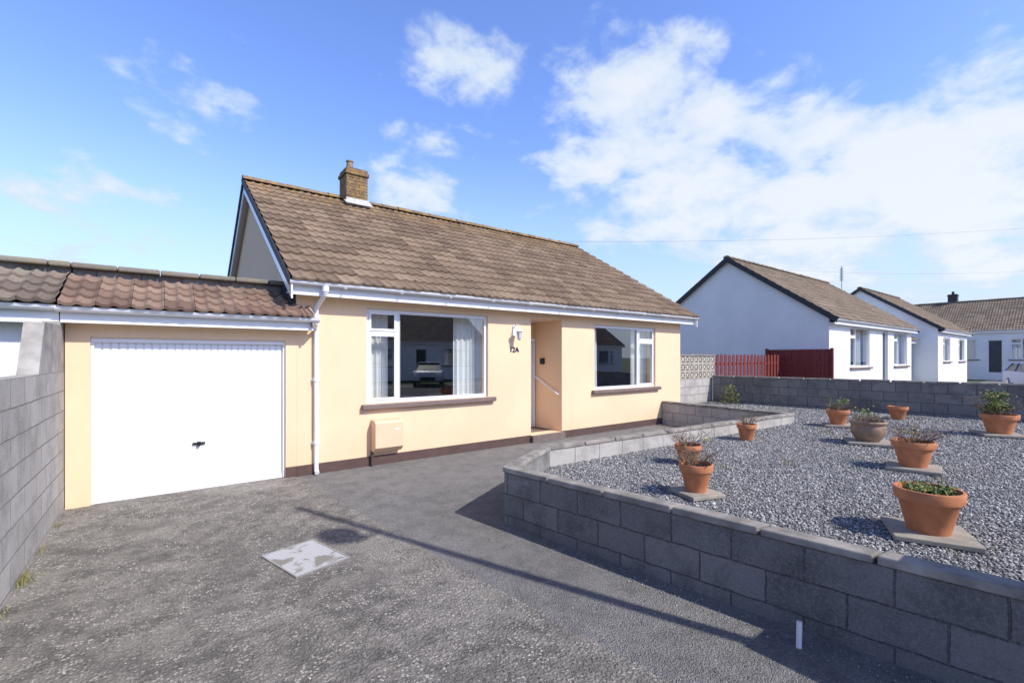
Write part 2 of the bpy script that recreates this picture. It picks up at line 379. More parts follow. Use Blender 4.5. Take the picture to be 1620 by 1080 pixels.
B('plinth',brownp,H,[(X0+.0,6.10,YF-.018,YF+.01,-.01,.15),(6.98,X1+.02,YF-.018,YF+.01,-.01,.15)],.003)
VX0,VX1=1.45,11.76
m=M()
for s in (1,-1):
    y0=EY if s==1 else BY
    m.add([(x,y,z) for x in (VX0,VX1) for (y,z) in ((y0,EZ-.0),(RY,RZ),(RY,RZ-.07),(y0,EZ-.07))],[(0,1,2,3),(7,6,5,4),(0,4,5,1),(1,5,6,2),(2,6,7,3),(3,7,4,0)])
m.build('roof_deck',dark,H,fix=True)
SL=math.hypot(RY-EY,RZ-EZ)
m=M(); tiles(m,(VX0,EY,EZ+.005),(1,0,0),(0,RY-EY,RZ-EZ),VX1-VX0,SL)
tiles(m,(VX1,BY,EZ+.005),(-1,0,0),(0,-(RY-EY),RZ-EZ),VX1-VX0,SL,samp=4); m.build('roof_tiles',roofm,H,fix=False,smooth=False)
m=M(); ridgecaps(m,(VX0-.01,RY,RZ+.02),(VX1+.01,RY,RZ+.02)); m.build('ridge_tiles',ridgem,H)
for xs,xe,nm,mt,dz0,dz1 in ((VX0-.03,VX0-.002,'verge',dark,-.09,.035),(VX1+.002,VX1+.03,'verge',dark,-.09,.035),(VX0+.0,VX0+.022,'bargeboard',upvc,-.27,-.074),(VX1-.022,VX1,'bargeboard',upvc,-.27,-.074)):
    m=M(); m.prism([(EY,EZ+dz0),(RY,RZ+dz0),(BY,EZ+dz0),(BY,EZ+dz1),(RY,RZ+dz1),(EY,EZ+dz1)],'x',xs,xe); m.build(nm,mt,H)
m=M()
m.prism([(EY+.15,EZ-.10+.09),(RY,RZ-.10),(BY-.15,EZ-.01),(BY-.15,EZ-.03),(RY,RZ-.12),(EY+.15,EZ-.03)],'x',VX0+.024,X0-.004); m.build('verge_soffit',upvc,H)
B('fascia',upvc,H,[(VX0,VX1,EY+.09,EY+.11,EZ-.20,EZ-.02)],.003)
B('soffit',upvc,H,[(VX0+.01,VX1-.01,EY+.112,YF+.0-.002,EZ-.16,EZ-.145)],0)
m=M(); gutter(m,VX0-.02,VX1+.02,EY+.025,EZ-.01,.062)
for x in np.arange(2.2,11.6,.9): m.box(x-.012,x+.012,EY-.04,EY+.088,EZ-.078,EZ-.072)
m.build('gutter',upvc,H,smooth=True)
m=M()
px=1.86
m.path([(px+.06,EY+.025,EZ-.07),(px+.06,EY+.025,EZ-.17),(px,YF-.05,EZ-.36),(px,YF-.05,.06),(px+.0,YF-.11,.03)],.034,14)
for z in (2.35,1.4,.45): m.lathe([(.045,0),(.045,.05)],(px,YF-.05,z),14); m.box(px-.06,px+.06,YF-.02,YF-.003,z,z+.04)
m.lathe([(.05,0),(.05,.09)],(px+.06,EY+.025,EZ-.14),14)
m.build('downpipe',upvc,H,smooth=True)
# porch recess
B('porch_side_wall',peach,H,[(6.983,7.2,YF+.283,8.32,.14,2.6),(5.85,6.097,YF+.283,8.32,.14,2.6)],0)
B('porch_back_wall',peach,H,[(6.0,7.1,8.33,8.45,0,2.7)],0)
B('porch_ceiling',upvc,H,[(6.0,7.1,YF+.283,8.33,2.575,2.6)],0)
stepm=plain('painted_step',(.17,.13,.11),.85,.3,6,.4,80)
B('porch_step',stepm,H,[(6.08,7.0,YF-.10,8.32,-.01,.135)],.01)
B('front_door',upvc,H,[(6.12,6.17,8.26,8.32,.14,2.2),(6.91,6.96,8.26,8.32,.14,2.2),(6.17,6.91,8.26,8.32,2.12,2.2),(6.18,6.90,8.28,8.325,.15,2.11)],.006)
B('letter_plate',metal,H,[(6.42,6.68,8.268,8.279,.95,1.02)],.003)
m=M(); m.path([(6.93,7.46,.95),(6.93,8.1,1.26),(6.93,8.22,1.30)],.019,8); m.path([(6.93,7.46,.95),(6.98,7.46,.95)],.014,8); m.path([(6.93,8.2,1.30),(6.98,8.2,1.30)],.014,8); m.build('grab_rail',upvc,H,smooth=True)
B('key_safe',blk,H,[(6.93,6.98,7.95,8.07,1.60,1.74)],.008)
window(H,2.65,5.03,1.0,2.56,YF,[(2.65,3.2,[2.17]),(3.2,5.03,[])],'lounge_window',True,[(2.66,3.14),(4.45,5.2)])
window(H,8.01,10.35,1.0,2.52,YF,[(8.01,9.66,[]),(9.66,10.35,[2.17])],'bedroom_window',True,[(7.9,8.45),(9.75,10.6)])
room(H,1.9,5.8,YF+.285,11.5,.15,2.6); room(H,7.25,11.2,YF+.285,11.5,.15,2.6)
cu=bpy.data.curves.new('number','FONT'); cu.body='12A'; cu.size=.14; cu.extrude=.006; cu.align_x='CENTER'; cu.offset=.002
to=bpy.data.objects.new('house_number',cu); C.objects.link(to); to.location=(5.66,YF-.012,1.87); to.rotation_euler=(math.pi/2,0,0); to.parent=H
cu.materials.append(plain('navy_number',(.02,.03,.09),.4,.05))
lx=5.66
m=M(); m.box(lx-.04,lx+.04,YF-.02,YF-.001,2.18,2.40)
pts=[]
for k in range(11):
    t=math.pi*k/10; pts.append((lx,YF-.02-.075*(1-math.cos(t)),2.33+.085*math.sin(t)))
m.path(pts,.010,8)
m.lathe([(.008,.0),(.05,-.03),(.075,-.055),(.07,-.06),(.058,-.065)],(lx,YF-.17,2.33),14)
m.lathe([(.046,0),(.03,-.02),(.012,-.04),(.002,-.055)],(lx,YF-.17,2.135),14)
for k in range(6):
    a=k*math.pi/3; m.tube((lx+.058*math.cos(a),YF-.17+.058*math.sin(a),2.27),(lx+.044*math.cos(a),YF-.17+.044*math.sin(a),2.13),.005,5)
m.build('wall_lantern',upvc,H,smooth=True)
m=M(); m.lathe([(.038,2.137),(.052,2.268)],(lx,YF-.17,0),14); m.build('wall_lantern_glass',plain('frosted_lamp_glass',(.6,.6,.56),.2,.05),H,smooth=True)
m=M(); m.prism([(YF-.002,.2),(YF-.11,.22),(YF-.2,.30),(YF-.2,.70),(YF-.16,.735),(YF-.002,.75)],'x',2.72,3.2); m.build('meter_box',plain('meter_box_plastic',(.80,.56,.36),.6,.06),H,bevel=.008)
B('meter_box_label',upvc,H,[(3.05,3.12,YF-.206,YF-.202,.57,.6)],0)
m=M(); m.tube((2.72,YF-.06,.24),(2.72,YF-.06,0),.025); m.build('gas_pipe',brownp,H)
# chimney
def uvbox(m,x0,x1,y0,y1,z0,z1):
    poly_wall(m,[(x0,y0),(x0,y1),(x1,y1),(x1,y0),(x0,y0+.0001)],.06,z0,z1)
mb,nt,p=newmat('chimney_brick'); tc=N(nt,'ShaderNodeTexCoord'); b=N(nt,'ShaderNodeTexBrick'); nt.links.new(tc.outputs['UV'],b.inputs['Vector'])
b.inputs['Scale'].default_value=1; b.inputs['Brick Width'].default_value=.225; b.inputs['Row Height'].default_value=.075; b.inputs['Mortar Size'].default_value=.008
b.inputs['Color1'].default_value=(.18,.105,.055,1); b.inputs['Color2'].default_value=(.28,.17,.08,1); b.inputs['Mortar'].default_value=(.10,.08,.06,1)
c=mix(nt,mrange(nt,noise(nt,tc.outputs['Object'],7,8,.75),.48,.6,0,.6),b.outputs['Color'],(.40,.27,.06))
c=mix(nt,mrange(nt,noise(nt,tc.outputs['Object'],9,8,.75),.52,.62,0,.75),c,(.07,.05,.035))
nt.links.new(c,p.inputs['Base Color']); p.inputs['Roughness'].default_value=.95; bump(nt,p,math_(nt,'SUBTRACT',1,b.outputs['Fac']),.9,.012)
m=M(); uvbox(m,3.57,4.09,11.32,11.86,5.1,6.38); m.build('chimney_stack',mb,H)
m=M(); uvbox(m,3.54,4.12,11.29,11.89,6.22,6.30); m.box(3.6,4.06,11.35,11.83,6.3,6.40); m.build('chimney_corbel',mb,H)
m=M(); m.lathe([(.09,0),(.075,.22),(.09,.23),(.09,.26),(.06,.26)],(3.74,11.6,6.38),14); m.build('chimney_pot',plain('old_clay',(.3,.2,.13),.9,.3,12),H,smooth=True)
m=M(); m.obox((3.83,11.23,5.432),(1,0,0),(0,.857,.515),(0,-.515,.857),.66,.24,.012); m.box(3.55,4.11,11.305,11.317,5.3,5.56); m.obox((4.13,11.5,5.60),(1,0,0),(0,.857,.515),(0,-.515,.857),.10,.42,.012)
o=m.build('lead_flashing',plain('painted_flashing',(.55,.55,.54),.6,.3,10),H); o.location=(0,-.03,.07)

# ---------------------------------------------------------------- attached garage
G=empty('attached_garage')
m=M(); wall_open(m,-.888,1.597,0,2.24,YF+.002,.22,[(-.67,1.45,-.0,2.0)]); m.build('front_wall',peach,G)
B('plinth',brownp,G,[(1.45,1.598,YF-.016,YF+.01,-.01,.15)],.003)
B('body_walls',peach,G,[(-.888,-.70,YF+.226,13,0,2.5),(1.4,1.594,YF+.226,13,0,2.5)],0)
B('flat_roof',asphm,G,[(-.888,1.59,8.2,13,2.5,2.6)],0)
m=M(); nrib=26; prof=[]
for i in range(nrib):
    for a,dz in ((0,0),(.060,0),(.066,.014),(.075,.014)):
        prof.append((-.64+i*(2.06/nrib)+a*(2.06/nrib)/.0815,YF+.075+dz))
prof.append((-.64+2.06,YF+.075))
n=len(prof); v=[(x,y,.03) for x,y in prof]+[(x,y,1.945) for x,y in prof]
m.add(v,[(i,i+1,n+i+1,n+i) for i in range(n-1)]); m.build('door_panel',plain('white_door_enamel',(.84,.84,.84),.35,.02),G)
B('door_frame',upvc,G,[(-.67,-.64,YF+.04,YF+.1,0,2.0),(1.42,1.45,YF+.04,YF+.1,0,2.0),(-.64,1.42,YF+.04,YF+.1,1.94,2.0),(-.64,1.42,YF+.06,YF+.1,.0,.05)],.004)
B('door_handle',blk,G,[(.33,.47,YF+.045,YF+.074,.60,.628),(.38,.42,YF+.035,YF+.06,.58,.64)],.006)
B('fascia',upvc,G,[(-.9,1.78,7.155,7.175,2.15,2.34)],.003)
B('soffit',upvc,G,[(-.888,1.597,7.176,YF-.001,2.2,2.212),(1.6,1.78,7.176,YF-.02,2.2,2.212)],0)
m=M(); gutter(m,-.93,1.84,7.09,2.325,.06); m.tube((1.80,7.09,2.27),(1.84,7.28,2.2),.03); m.build('gutter',upvc,G,smooth=True)
GT=math.hypot(.93,.47)
m=M(); tiles(m,(-.9,7.05,2.34),(1,0,0),(0,.93,.44),2.49,GT,w=.30,g=.26,hr=.030)
m.build('roof_tiles',roofg,G,fix=False)
m=M(); tiles(m,(1.59,7.05,2.34),(1,0,0),(0,.93,.44),.15,.36,w=.3,g=.36,hr=.03); m.build('roof_tiles_end',roofg,G,fix=False)
m=M(); m.add([(-.9,7.06,2.335),(1.74,7.06,2.335),(1.74,7.37,2.48),(-.9,7.37,2.48),(1.59,7.37,2.48),(1.59,7.98,2.77),(-.9,7.98,2.77)],[(0,1,2,3),(3,4,5,6)]); m.build('roof_deck',dark,G)
m=M(); m.prism([(7.06,2.20),(7.06,2.40),(7.37,2.54),(7.37,2.20)],'x',1.742,1.77); m.build('verge',copem,G)
B('lead_flashing',dark,G,[(1.50,1.592,7.42,8.02,2.55,2.90)],.01)
def pcap(xa,xb,zt,par):
    m=M(); x=xa
    while x<xb-.03:
        w=min(.44,xb-x); dz=random.uniform(-.006,.006)
        m.box(x+.003,x+w,7.90,8.30,zt-.065+dz,zt+dz); x+=.445
    m.build('parapet_cap',parm,par,bevel=.018)
pcap(-.9,1.59,2.945,G)
m=M(); poly_wall(m,[(-.888,8.0),(1.59,8.0)],.2,2.4,2.878,0,-.2); m.build('parapet_wall',blockg,G)

NG=empty('neighbour_garage')
B('front_wall',white_r,NG,[(-6,-1.06,YF+.01,YF+.2,0,2.24),(-6,-5.8,YF+.2,13,0,2.5),(-1.2,-1.06,YF+.201,13,0,2.5)],0)
B('fascia',upvc,NG,[(-6,-.91,7.165,7.185,2.14,2.34)],.003)
m=M(); gutter(m,-6,-.935,7.095,2.335,.06); m.build('gutter',upvc,NG,smooth=True)
B('soffit',upvc,NG,[(-6,-.91,7.187,YF+.005,2.2,2.212)],0)
m=M(); tiles(m,(-6,7.05,2.36),(1,0,0),(0,.93,.44),5.09,GT,w=.30,g=.26,hr=.030)
m.build('roof_tiles',tile_mat('grey_roof_tile',(.17,.13,.10),(.23,.18,.14),(.30,.24,.19),(.3,.3,.24),2.3,2.9,.5),NG,fix=False)
pcap(-6,-.905,2.955,NG)
m=M(); poly_wall(m,[(-6,8.0),(-.905,8.0)],.2,2.3,2.888,0,-.2); m.build('parapet_wall',blockg,NG); B('flat_roof',asphm,NG,[(-5.8,-.91,8.2,13,2.45,2.55)],0)

# ---------------------------------------------------------------- left boundary wall
W_=empty('block_boundary_wall')
m=M(); poly_wall(m,[(-1.04,-1.3),(-1.04,7.375)],.145,0,1.6,1.6-.225*8); m.build('blocks',blockl,W_)
m=M(); m.prism([(6.0,1.601),(6.28,2.10),(7.14,2.12),(7.14,2.16),(7.375,2.16),(7.375,1.601)],'x',-1.04,-.897)
m.build('raised_end',plain('old_render',(.36,.335,.30),.95,.4,5,.8,60),W_)

# ---------------------------------------------------------------- planter / low garden wall
PW=empty('low_garden_wall')
pp=[(3.62,-1.0),(2.90,3.95),(4.03,4.61),(10.4,4.2),(10.62,7.36)]
m=M(); poly_wall(m,pp[:2]+[pp[2]],.10,-.01,.545,.545-.225*6); m.build('blocks',blockg,PW)
m=M(); poly_wall(m,[(4.033,4.607)]+pp[3:],.10,-.01,.544,.545-.225*6); m.build('blocks_rear',blockl,PW)
m=M(); coping(m,pp,.135,.546,.60,-.018); m.build('coping',copem,PW,bevel=.010)
GP=empty('unseen_pier')  # pier out of view, added to cast the broad shadow on the drive
m=M(); poly_wall(m,[(3.42,-.55),(3.42,-.12),(3.85,-.12),(3.85,-.55),(3.4201,-.55)],.2,.0,1.34); m.build('blocks',blockg,GP)
B('cap',copem,GP,[(3.38,3.89,-.59,-.08,1.341,1.42)],.015)

gp=[(3.72,-1.0),(3.0,3.93),(4.06,4.5),(10.5,4.09),(10.72,7.6),(13.42,7.6),(14.5,-1.0)]
def gz(x): return .31+(x-3)*.011
gr=empty('gravel_bed')
m=M(); m.add([(x,y,gz(x)) for x,y in gp],[list(range(len(gp)))]); m.build('bed',gravbed,gr)
def inside(P,poly):
    x,y=P[:,0],P[:,1]; r=np.zeros(len(P),bool); n=len(poly); j=n-1
    for i in range(n):
        xi,yi=poly[i];xj,yj=poly[j]
        c=((yi>y)!=(yj>y))&(x<(xj-xi)*(y-yi)/(yj-yi+1e-12)+xi); r^=c; j=i
    return r
oc=np.array([(1,0,0),(0,1,0),(-1,0,0),(0,-1,0),(0,0,1),(0,0,-1)],float)
fc=np.array([(0,1,4),(1,2,4),(2,3,4),(3,0,4),(1,0,5),(2,1,5),(3,2,5),(0,3,5)])
def stones(name,P,s,z,mat,parent):
    n=len(P)
    V=oc[None]*s[:,None,None]*rng.uniform(.6,1.3,(n,6,1)); V+=rng.normal(0,.22,(n,6,3))*s[:,None,None]
    th=rng.uniform(0,6.28,n); ct,st=np.cos(th)[:,None],np.sin(th)[:,None]
    Vx=V[:,:,0]*ct-V[:,:,1]*st; Vy=V[:,:,0]*st+V[:,:,1]*ct; V=np.stack([Vx+P[:,0:1],Vy+P[:,1:2],V[:,:,2]*.65+z[:,None]],2)
    F=(fc[None]+6*np.arange(n)[:,None,None]).reshape(-1)
    me=bpy.data.meshes.new(name); me.vertices.add(n*6); me.vertices.foreach_set('co',V.reshape(-1)); me.loops.add(len(F)); me.loops.foreach_set('vertex_index',F)
    me.polygons.add(n*8); me.polygons.foreach_set('loop_start',np.arange(n*8)*3); me.update(calc_edges=True); me.materials.append(mat)
    o=bpy.data.objects.new(name,me); C.objects.link(o)
    if parent: o.parent=parent
a=np.column_stack([rng.uniform(3,8.5,85000),rng.uniform(-.3,4.7,85000)]); b=np.column_stack([rng.uniform(8.5,14.4,36000),rng.uniform(-.3,7.6,36000)])
P=np.vstack([a,b]); P=P[inside(P,gp)]; n=len(P)
stones('chippings',P,rng.uniform(.007,.0155,n)*np.where(P[:,0]>8.5,1.3,1),gz(P[:,0])+rng.uniform(0,.010,n),chip,gr)
a=np.column_stack([rng.uniform(-.88,3.4,2600),rng.uniform(.2,7.3,2600)])
t=rng.uniform(0,1,900); b=np.column_stack([3.42-.55*t-np.abs(rng.normal(0,.12,900))-.02,.3+3.65*t])
c_=np.column_stack([-.88+np.abs(rng.normal(0,.06,500)),rng.uniform(1,7.3,500)])
P=np.vstack([a,b,c_]); P=P[P[:,0]<3.45-.1455*(P[:,1]-.05)-.03]; n=len(P)
stones('loose_grit',P,rng.uniform(.002,.0065,n),np.full(n,.002),chip,None)

BW=empty('block_boundary_wall')
m=M(); poly_wall(m,[(13.4,7.45),(14.5,-1.4)],.12,0,1.17,1.17-.225*7); m.build('blocks',blockg,BW)
m=M(); coping(m,[(13.4,7.45),(14.5,-1.4)],.15,1.171,1.22,-.015); m.build('coping',copem,BW,bevel=.008)
SW=empty('screen_block_wall')
m=M(); poly_wall(m,[(11.485,7.6),(13.52,7.6)],.1,0,1.13,1.13-.225*6,-.0); m.build('blocks',blockl,SW)
m=M(); bw=.225
for i in range(9):
    for j in range(3):
        cx=11.49+bw*(i+.5); cz=1.132+bw*(j+.5); h=bw/2-.002; t=.022; ya=7.51; yb=7.59
        m.box(cx-h,cx+h,ya,yb,cz-h,cz-h+t); m.box(cx-h,cx+h,ya,yb,cz+h-t,cz+h)
        m.box(cx-h,cx-h+t,ya+.002,yb-.002,cz-h+t,cz+h-t); m.box(cx+h-t,cx+h,ya+.002,yb-.002,cz-h+t,cz+h-t)
        for sg in (1,-1): m.obox((cx,7.55,cz),(1,0,sg),(0,1,0),(-sg,0,1),.19*.7,.07+.002*sg,.018)
        m.tube((cx,7.515,cz),(cx,7.585,cz),.045,10)
m.build('pierced_blocks',plain('screen_block',(.50,.45,.37),.95,.25,6,.4),SW)
m=M(); coping(m,[(11.485,7.6),(13.52,7.6)],.13,1.81,1.85,-.015); m.build('coping',copem,SW)

PF=empty('red_picket_fence'); m=M()
x=13.75
while x<19.35:
    h=1.86+random.uniform(-.015,.015); w=.15; pts=[(x,.1),(x+w,.1),(x+w,h-.08)]+[(x+w/2+w/2*math.cos(t),h-.08+.08*math.sin(t)) for t in (.5,1.05,1.57,2.1,2.6)]+[(x,h-.08)]
    m.prism(pts,'y',8.0,8.02); x+=.26
m.build('pickets',redw,PF); B('rails',redw,PF,[(13.7,19.4,8.022,8.06,.6,.68),(13.7,19.4,8.022,8.06,1.5,1.58)],0)
SF=empty('red_panel_fence'); m=M(); y=6.35
while y<8.5:
    m.box(19.38+random.uniform(0,.01),19.41,y,y+.12,.1,2.06); y+=.13
m.build('boards',redw,SF); B('posts',redw,SF,[(19.3,19.4,6.25,6.34,0,2.1),(19.3,19.4,8.5,8.6,0,2.1)],.005)

# ---------------------------------------------------------------- neighbour bungalows
def bungalow(name,loc,rz,L,hs,ze,zt,wins,doors=(),wallm=white_r,chim=None,ov=.3,verge=.15,samp=3,rm=roofn):
    E=empty(name,loc,rz); yf=ov
    m=M(); wall_open(m,verge,L-verge,0,ze-.12,yf,.25,[w[:4] for w in wins]+[d[:4] for d in doors]); m.build('front_wall',wallm,E)
    s=(zt-ze)/hs
    for a,b in ((verge-.003,verge+.2),(L-verge-.2,L-verge+.003)):
        m=M(); m.prism([(yf+.003,0),(2*hs-yf,0),(2*hs-yf,ze+s*yf-.1),(hs,zt-.1),(yf+.003,ze+s*yf-.1)],'x',a,b); m.build('gable_wall',wallm,E)
    m=M(); m.box(verge+.2,L-verge-.2,2*hs-yf-.2,2*hs-yf-.003,0,ze-.05); m.build('rear_wall',wallm,E)
    m=M()
    for y0 in (0,2*hs): m.add([(x,y,z) for x in (0,L) for (y,z) in ((y0,ze),(hs,zt),(hs,zt-.07),(y0,ze-.07))],[(0,1,2,3),(7,6,5,4),(0,4,5,1),(1,5,6,2),(2,6,7,3),(3,7,4,0)])
    m.build('roof_deck',dark,E)
    S=math.hypot(hs,zt-ze); m=M(); tiles(m,(0,0,ze+.005),(1,0,0),(0,hs,zt-ze),L,S,samp=samp); tiles(m,(L,2*hs,ze+.005),(-1,0,0),(0,-hs,zt-ze),L,S,w=.6,samp=2); m.build('roof_tiles',rm,E,fix=False)
    m=M(); ridgecaps(m,(0,hs,zt+.02),(L,hs,zt+.02)); m.build('ridge_tiles',rm,E)
    for a,b in ((-.03,-.002),(L+.002,L+.03)):
        m=M(); m.prism([(0,ze-.17),(hs,zt-.17),(2*hs,ze-.17),(2*hs,ze+.06),(hs,zt+.06),(0,ze+.06)],'x',a,b); m.build('bargeboard',dark,E)
    B('fascia',upvc,E,[(0,L,.07,.09,ze-.2,ze-.02)],0); B('soffit',upvc,E,[(0.01,L-.01,.092,yf-.002,ze-.17,ze-.155)],0)
    m=M(); gutter(m,0,L,.02,ze-.01,.06); m.build('gutter',upvc,E,smooth=True)
    for w in wins:
        x0,x1,z0,z1=w[:4]; mid=x0+(x1-x0)*.3
        window(E,x0,x1,z0,z1,yf,[(x0,mid,[z1-.4]),(mid,x1,[])],'window',True,[(x0+.05,x0+.5),(x1-.6,x1-.05)])
    for d in doors:
        x0,x1,z0,z1=d[:4]
        B('door',d[4],E,[(x0+.05,x1-.05,yf+.12,yf+.16,z0,z1-.05)],0); B('door_frame',upvc,E,[(x0,x0+.05,yf+.08,yf+.16,z0,z1),(x1-.05,x1,yf+.08,yf+.16,z0,z1),(x0+.05,x1-.05,yf+.08,yf+.16,z1-.05,z1)],0)
    room(E,verge+.3,L-verge-.3,yf+.26,2*hs-1.5,.3,ze-.3)
    if chim:
        x,y=chim; B('chimney_stack',mb2,E,[(x-.3,x+.3,y-.3,y+.3,zt-.6,zt+.75),(x-.34,x+.34,y-.34,y+.34,zt+.6,zt+.68)],0)
        m=M(); m.lathe([(.1,0),(.09,.25),(.11,.3)],(x,y,zt+.7),12); m.build('chimney_pot',blk,E,smooth=True)
    return E
mb2=plain('dark_brick',(.07,.06,.055),.9,.3,12)
doorm=plain('dark_door',(.05,.05,.06),.5,.2)
A=bungalow('white_bungalow',(19.8,6.28,0),0,11.6,4.17,3.2,6.12,[(2.4,4.8,1.35,3.0),(8.4,10.7,1.35,3.0)],[(6.6,7.4,.6,2.95,doorm)])
A2=bungalow('white_bungalow',(37,6.28,0),0,9,4.17,3.45,6.35,[(1.5,3.5,1.5,3.0),(6,8,1.5,3.0)])
m=M(); m.tube((-.6,5,5),(-.6,5,7.9),.03); m.tube((-.6,5,6.9),(-.6,5,7.75),.07)
for k in range(5): m.tube((-.85,5-.2,6.95+k*.18),(-.35,5+.2,6.95+k*.18),.015)
m.build('tv_aerial',metal,A2)
NG2=empty('white_garage'); B('walls',white_r,NG2,[(31.45,36.9,7.8,12,0,2.75)],0)
B('garage_door',upvc,NG2,[(32.2,34.4,7.74,7.79,0,2.4),(34.9,36.6,7.74,7.79,0,2.4)],.01)
m=M(); tiles(m,(31.45,7.4,2.8),(1,0,0),(0,.9,.45),5.5,1.2,samp=3); m.build('roof_tiles',roofn,NG2,fix=False); B('fascia',upvc,NG2,[(31.45,36.9,7.5,7.52,2.6,2.8)],0)
bungalow('white_bungalow',(51,16,0),-math.pi/2,24,4,3.85,6.5,[(4.5,6.3,1.6,3.2),(7.6,9.2,1.6,3.2),(11,13,1.6,3.2)],[(9.8,10.6,.6,3.1,doorm)],chim=(7.2,4.2))
bungalow('white_bungalow',(22,-17.5,0),math.pi,12,4.2,3.0,5.9,[(1.5,4,1.1,2.5),(8,10.5,1.1,2.5)],[(5.5,6.4,.2,2.4,doorm)])
bungalow('white_bungalow',(40,-17.5,0),math.pi,12,4.2,3.0,5.9,[(1.5,4,1.1,2.5),(8,10.5,1.1,2.5)],[(5.5,6.4,.2,2.4,doorm)])
bungalow('white_bungalow',(5,-17.5,0),math.pi,12,4.2,3.0,5.9,[(1.5,4,1.1,2.5),(8,10.5,1.1,2.5)],[(5.5,6.4,.2,2.4,doorm)])

# ---------------------------------------------------------------- cars
def car(loc,rz,paint):
    E=empty('parked_car',loc,rz); m=M()
    m.prism([(-2.1,.35),(-2.15,.62),(-2.05,.85),(-1.0,.98),(1.5,1.0),(2.0,.95),(2.1,.6),(2.05,.35)],'y',-.86,.86); m.build('body',paint,E,bevel=.07,smooth=True)
    v=[];
    for z,xa,xb,w in ((.97,-1.1,1.85,.82),(1.40,-.35,1.35,.64)):
        v+=[(xa,-w,z),(xb,-w,z),(xb,w,z),(xa,w,z)]
    m=M(); m.add(v,[(0,3,2,1),(4,5,6,7),(0,1,5,4),(1,2,6,5),(2,3,7,6),(3,0,4,7)]); m.build('cabin_glass',blk,E,bevel=.03)
    m=M(); m.box(-.38,1.38,-.64,.64,1.395,1.45)
    for s in (-1,1):
        for (x0,x1) in ((-1.1,-.36),(.35,.42),(1.84,1.34)):
            m.tube((x0,s*.81,.98),(x1,s*.645,1.42),.035,6)
    m.build('roof_and_pillars',paint,E,smooth=True)
    m=M(); h=M()
    for x in (-1.35,1.3):
        for s in (-1,1):
            m.tube((x,s*.70,.31),(x,s*.88,.31),.31,24); h.tube((x,s*.86,.31),(x,s*.89,.31),.19,12)
    m.build('tyres',blk,E,smooth=True); h.build('hubs',metal,E)
    B('headlamps',upvc,E,[(-2.16,-2.08,-.8,-.5,.62,.78),(-2.16,-2.08,.5,.8,.62,.78)],.02); B('bumper',blk,E,[(-2.18,-2.1,-.45,.45,.38,.58)],.02)
car((13.7,-11.9,0),math.radians(-60),plain('silver_paint',(.6,.6,.62),.25,.03))
car((37.5,2.6,0),math.radians(20),plain('blue_paint',(.04,.12,.35),.25,.03))

# ---------------------------------------------------------------- pots
def pot(x,y,R,h,kind='terra',plant='twig',slab=True,leafn=0,dens=34,ph=1.25):
    z=gz(x)+.012; E=empty('plant_pot',(x,y,z))
    zs=0
    if slab:
        o=B('slab',slabm,E,[(-R*1.2,R*1.2,-R*1.2,R*1.2,0,.04)],.008); o.rotation_euler=(0,0,random.uniform(-.5,.5)); zs=.04
    m=M()
    if kind=='terra':
        pr=[(R*.62,0),(R*.88,h*.72),(R*.90,h*.73),(R*.985,h*.745),(R*1.0,h*.78),(R*1.02,h*.97),(R,h),(R*.92,h),(R*.88,h*.88)]
    else:
        pr=[(R*.6,0),(R*.72,h*.12),(R*.9,h*.35),(R*.97,h*.55),(R*.9,h*.8),(R*1.0,h*.88),(R*1.03,h*.94),(R*1.0,h),(R*.88,h),(R*.82,h*.85)]
    pr=[(a,b+zs) for a,b in pr]; m.lathe(pr,(0,0,0),36); m.build('pot',terra if kind=='terra' else stonepot,E,smooth=True)
    m=M(); m.lathe([(R*.84,h*.80+zs),(R*.85,h*.88+zs)],(0,0,0),20); m.build('soil',soil,E)
    top=h*.88+zs
    if plant in('twig','both','bush'):
        m=M()
        for k in range(dens):
            a=random.uniform(0,6.28); rr=random.uniform(0,R*.45); l=random.uniform(.5,1.0)*R*ph; sp=random.uniform(.3,1.6)
            p0=Vector((rr*math.cos(a),rr*math.sin(a),top-.01)); p1=p0+Vector((math.cos(a)*sp*l*.5,math.sin(a)*sp*l*.5,l*.45)); p2=p1+Vector((random.uniform(-.3,.6)*math.cos(a)*l,random.uniform(-.3,.6)*math.sin(a)*l,l*random.uniform(.0,.4)))
            m.tube(p0,p1,.004,4); m.tube(p1,p2,.003,4)
            for q in range(4):
                d=Vector((random.uniform(-1,1),random.uniform(-1,1),random.uniform(-.2,1)))*l*.4; s0=p1.lerp(p2,random.random()); m.tube(s0,s0+d,.0018,3)
        m.build('dry_stems',twigm,E)
    if leafn:
        m=M()
        cl=[(random.uniform(0,6.28),random.uniform(.1,1.0),random.uniform(.35,1.2)) for _ in range(14)]
        for k in range(leafn):
            if plant=='moss':
                a=random.uniform(0,6.28); rr=R*.75*math.sqrt(random.random()); hh=R*random.uniform(.02,.3)
                c=Vector((rr*math.cos(a),rr*math.sin(a),top+hh))
            else:
                a,q,hh=random.choice(cl); c=Vector((R*q*math.cos(a),R*q*math.sin(a),top+R*hh*ph*.8))+Vector((random.gauss(0,1),random.gauss(0,1),random.gauss(0,.8)))*R*.2
            s=random.uniform(.012,.024)
            u=Vector((random.uniform(-1,1),random.uniform(-1,1),random.uniform(-.6,1))).normalized(); w=u.orthogonal().normalized()
            m.add([c-u*s,c+w*s*.5,c+u*s,c-w*s*.5],[(0,1,2,3)])
        m.build('leaves',leafm,E)
pot(4.87,.92,.218,.335,'terra','moss',True,300)
pot(7.45,1.55,.218,.315,'terra','twig',True,50,36,1.5)
pot(4.42,2.66,.165,.285,'terra','twig',True,14,34,1.6)
pot(5.58,3.47,.168,.255,'terra','twig',False,0,36,1.7)
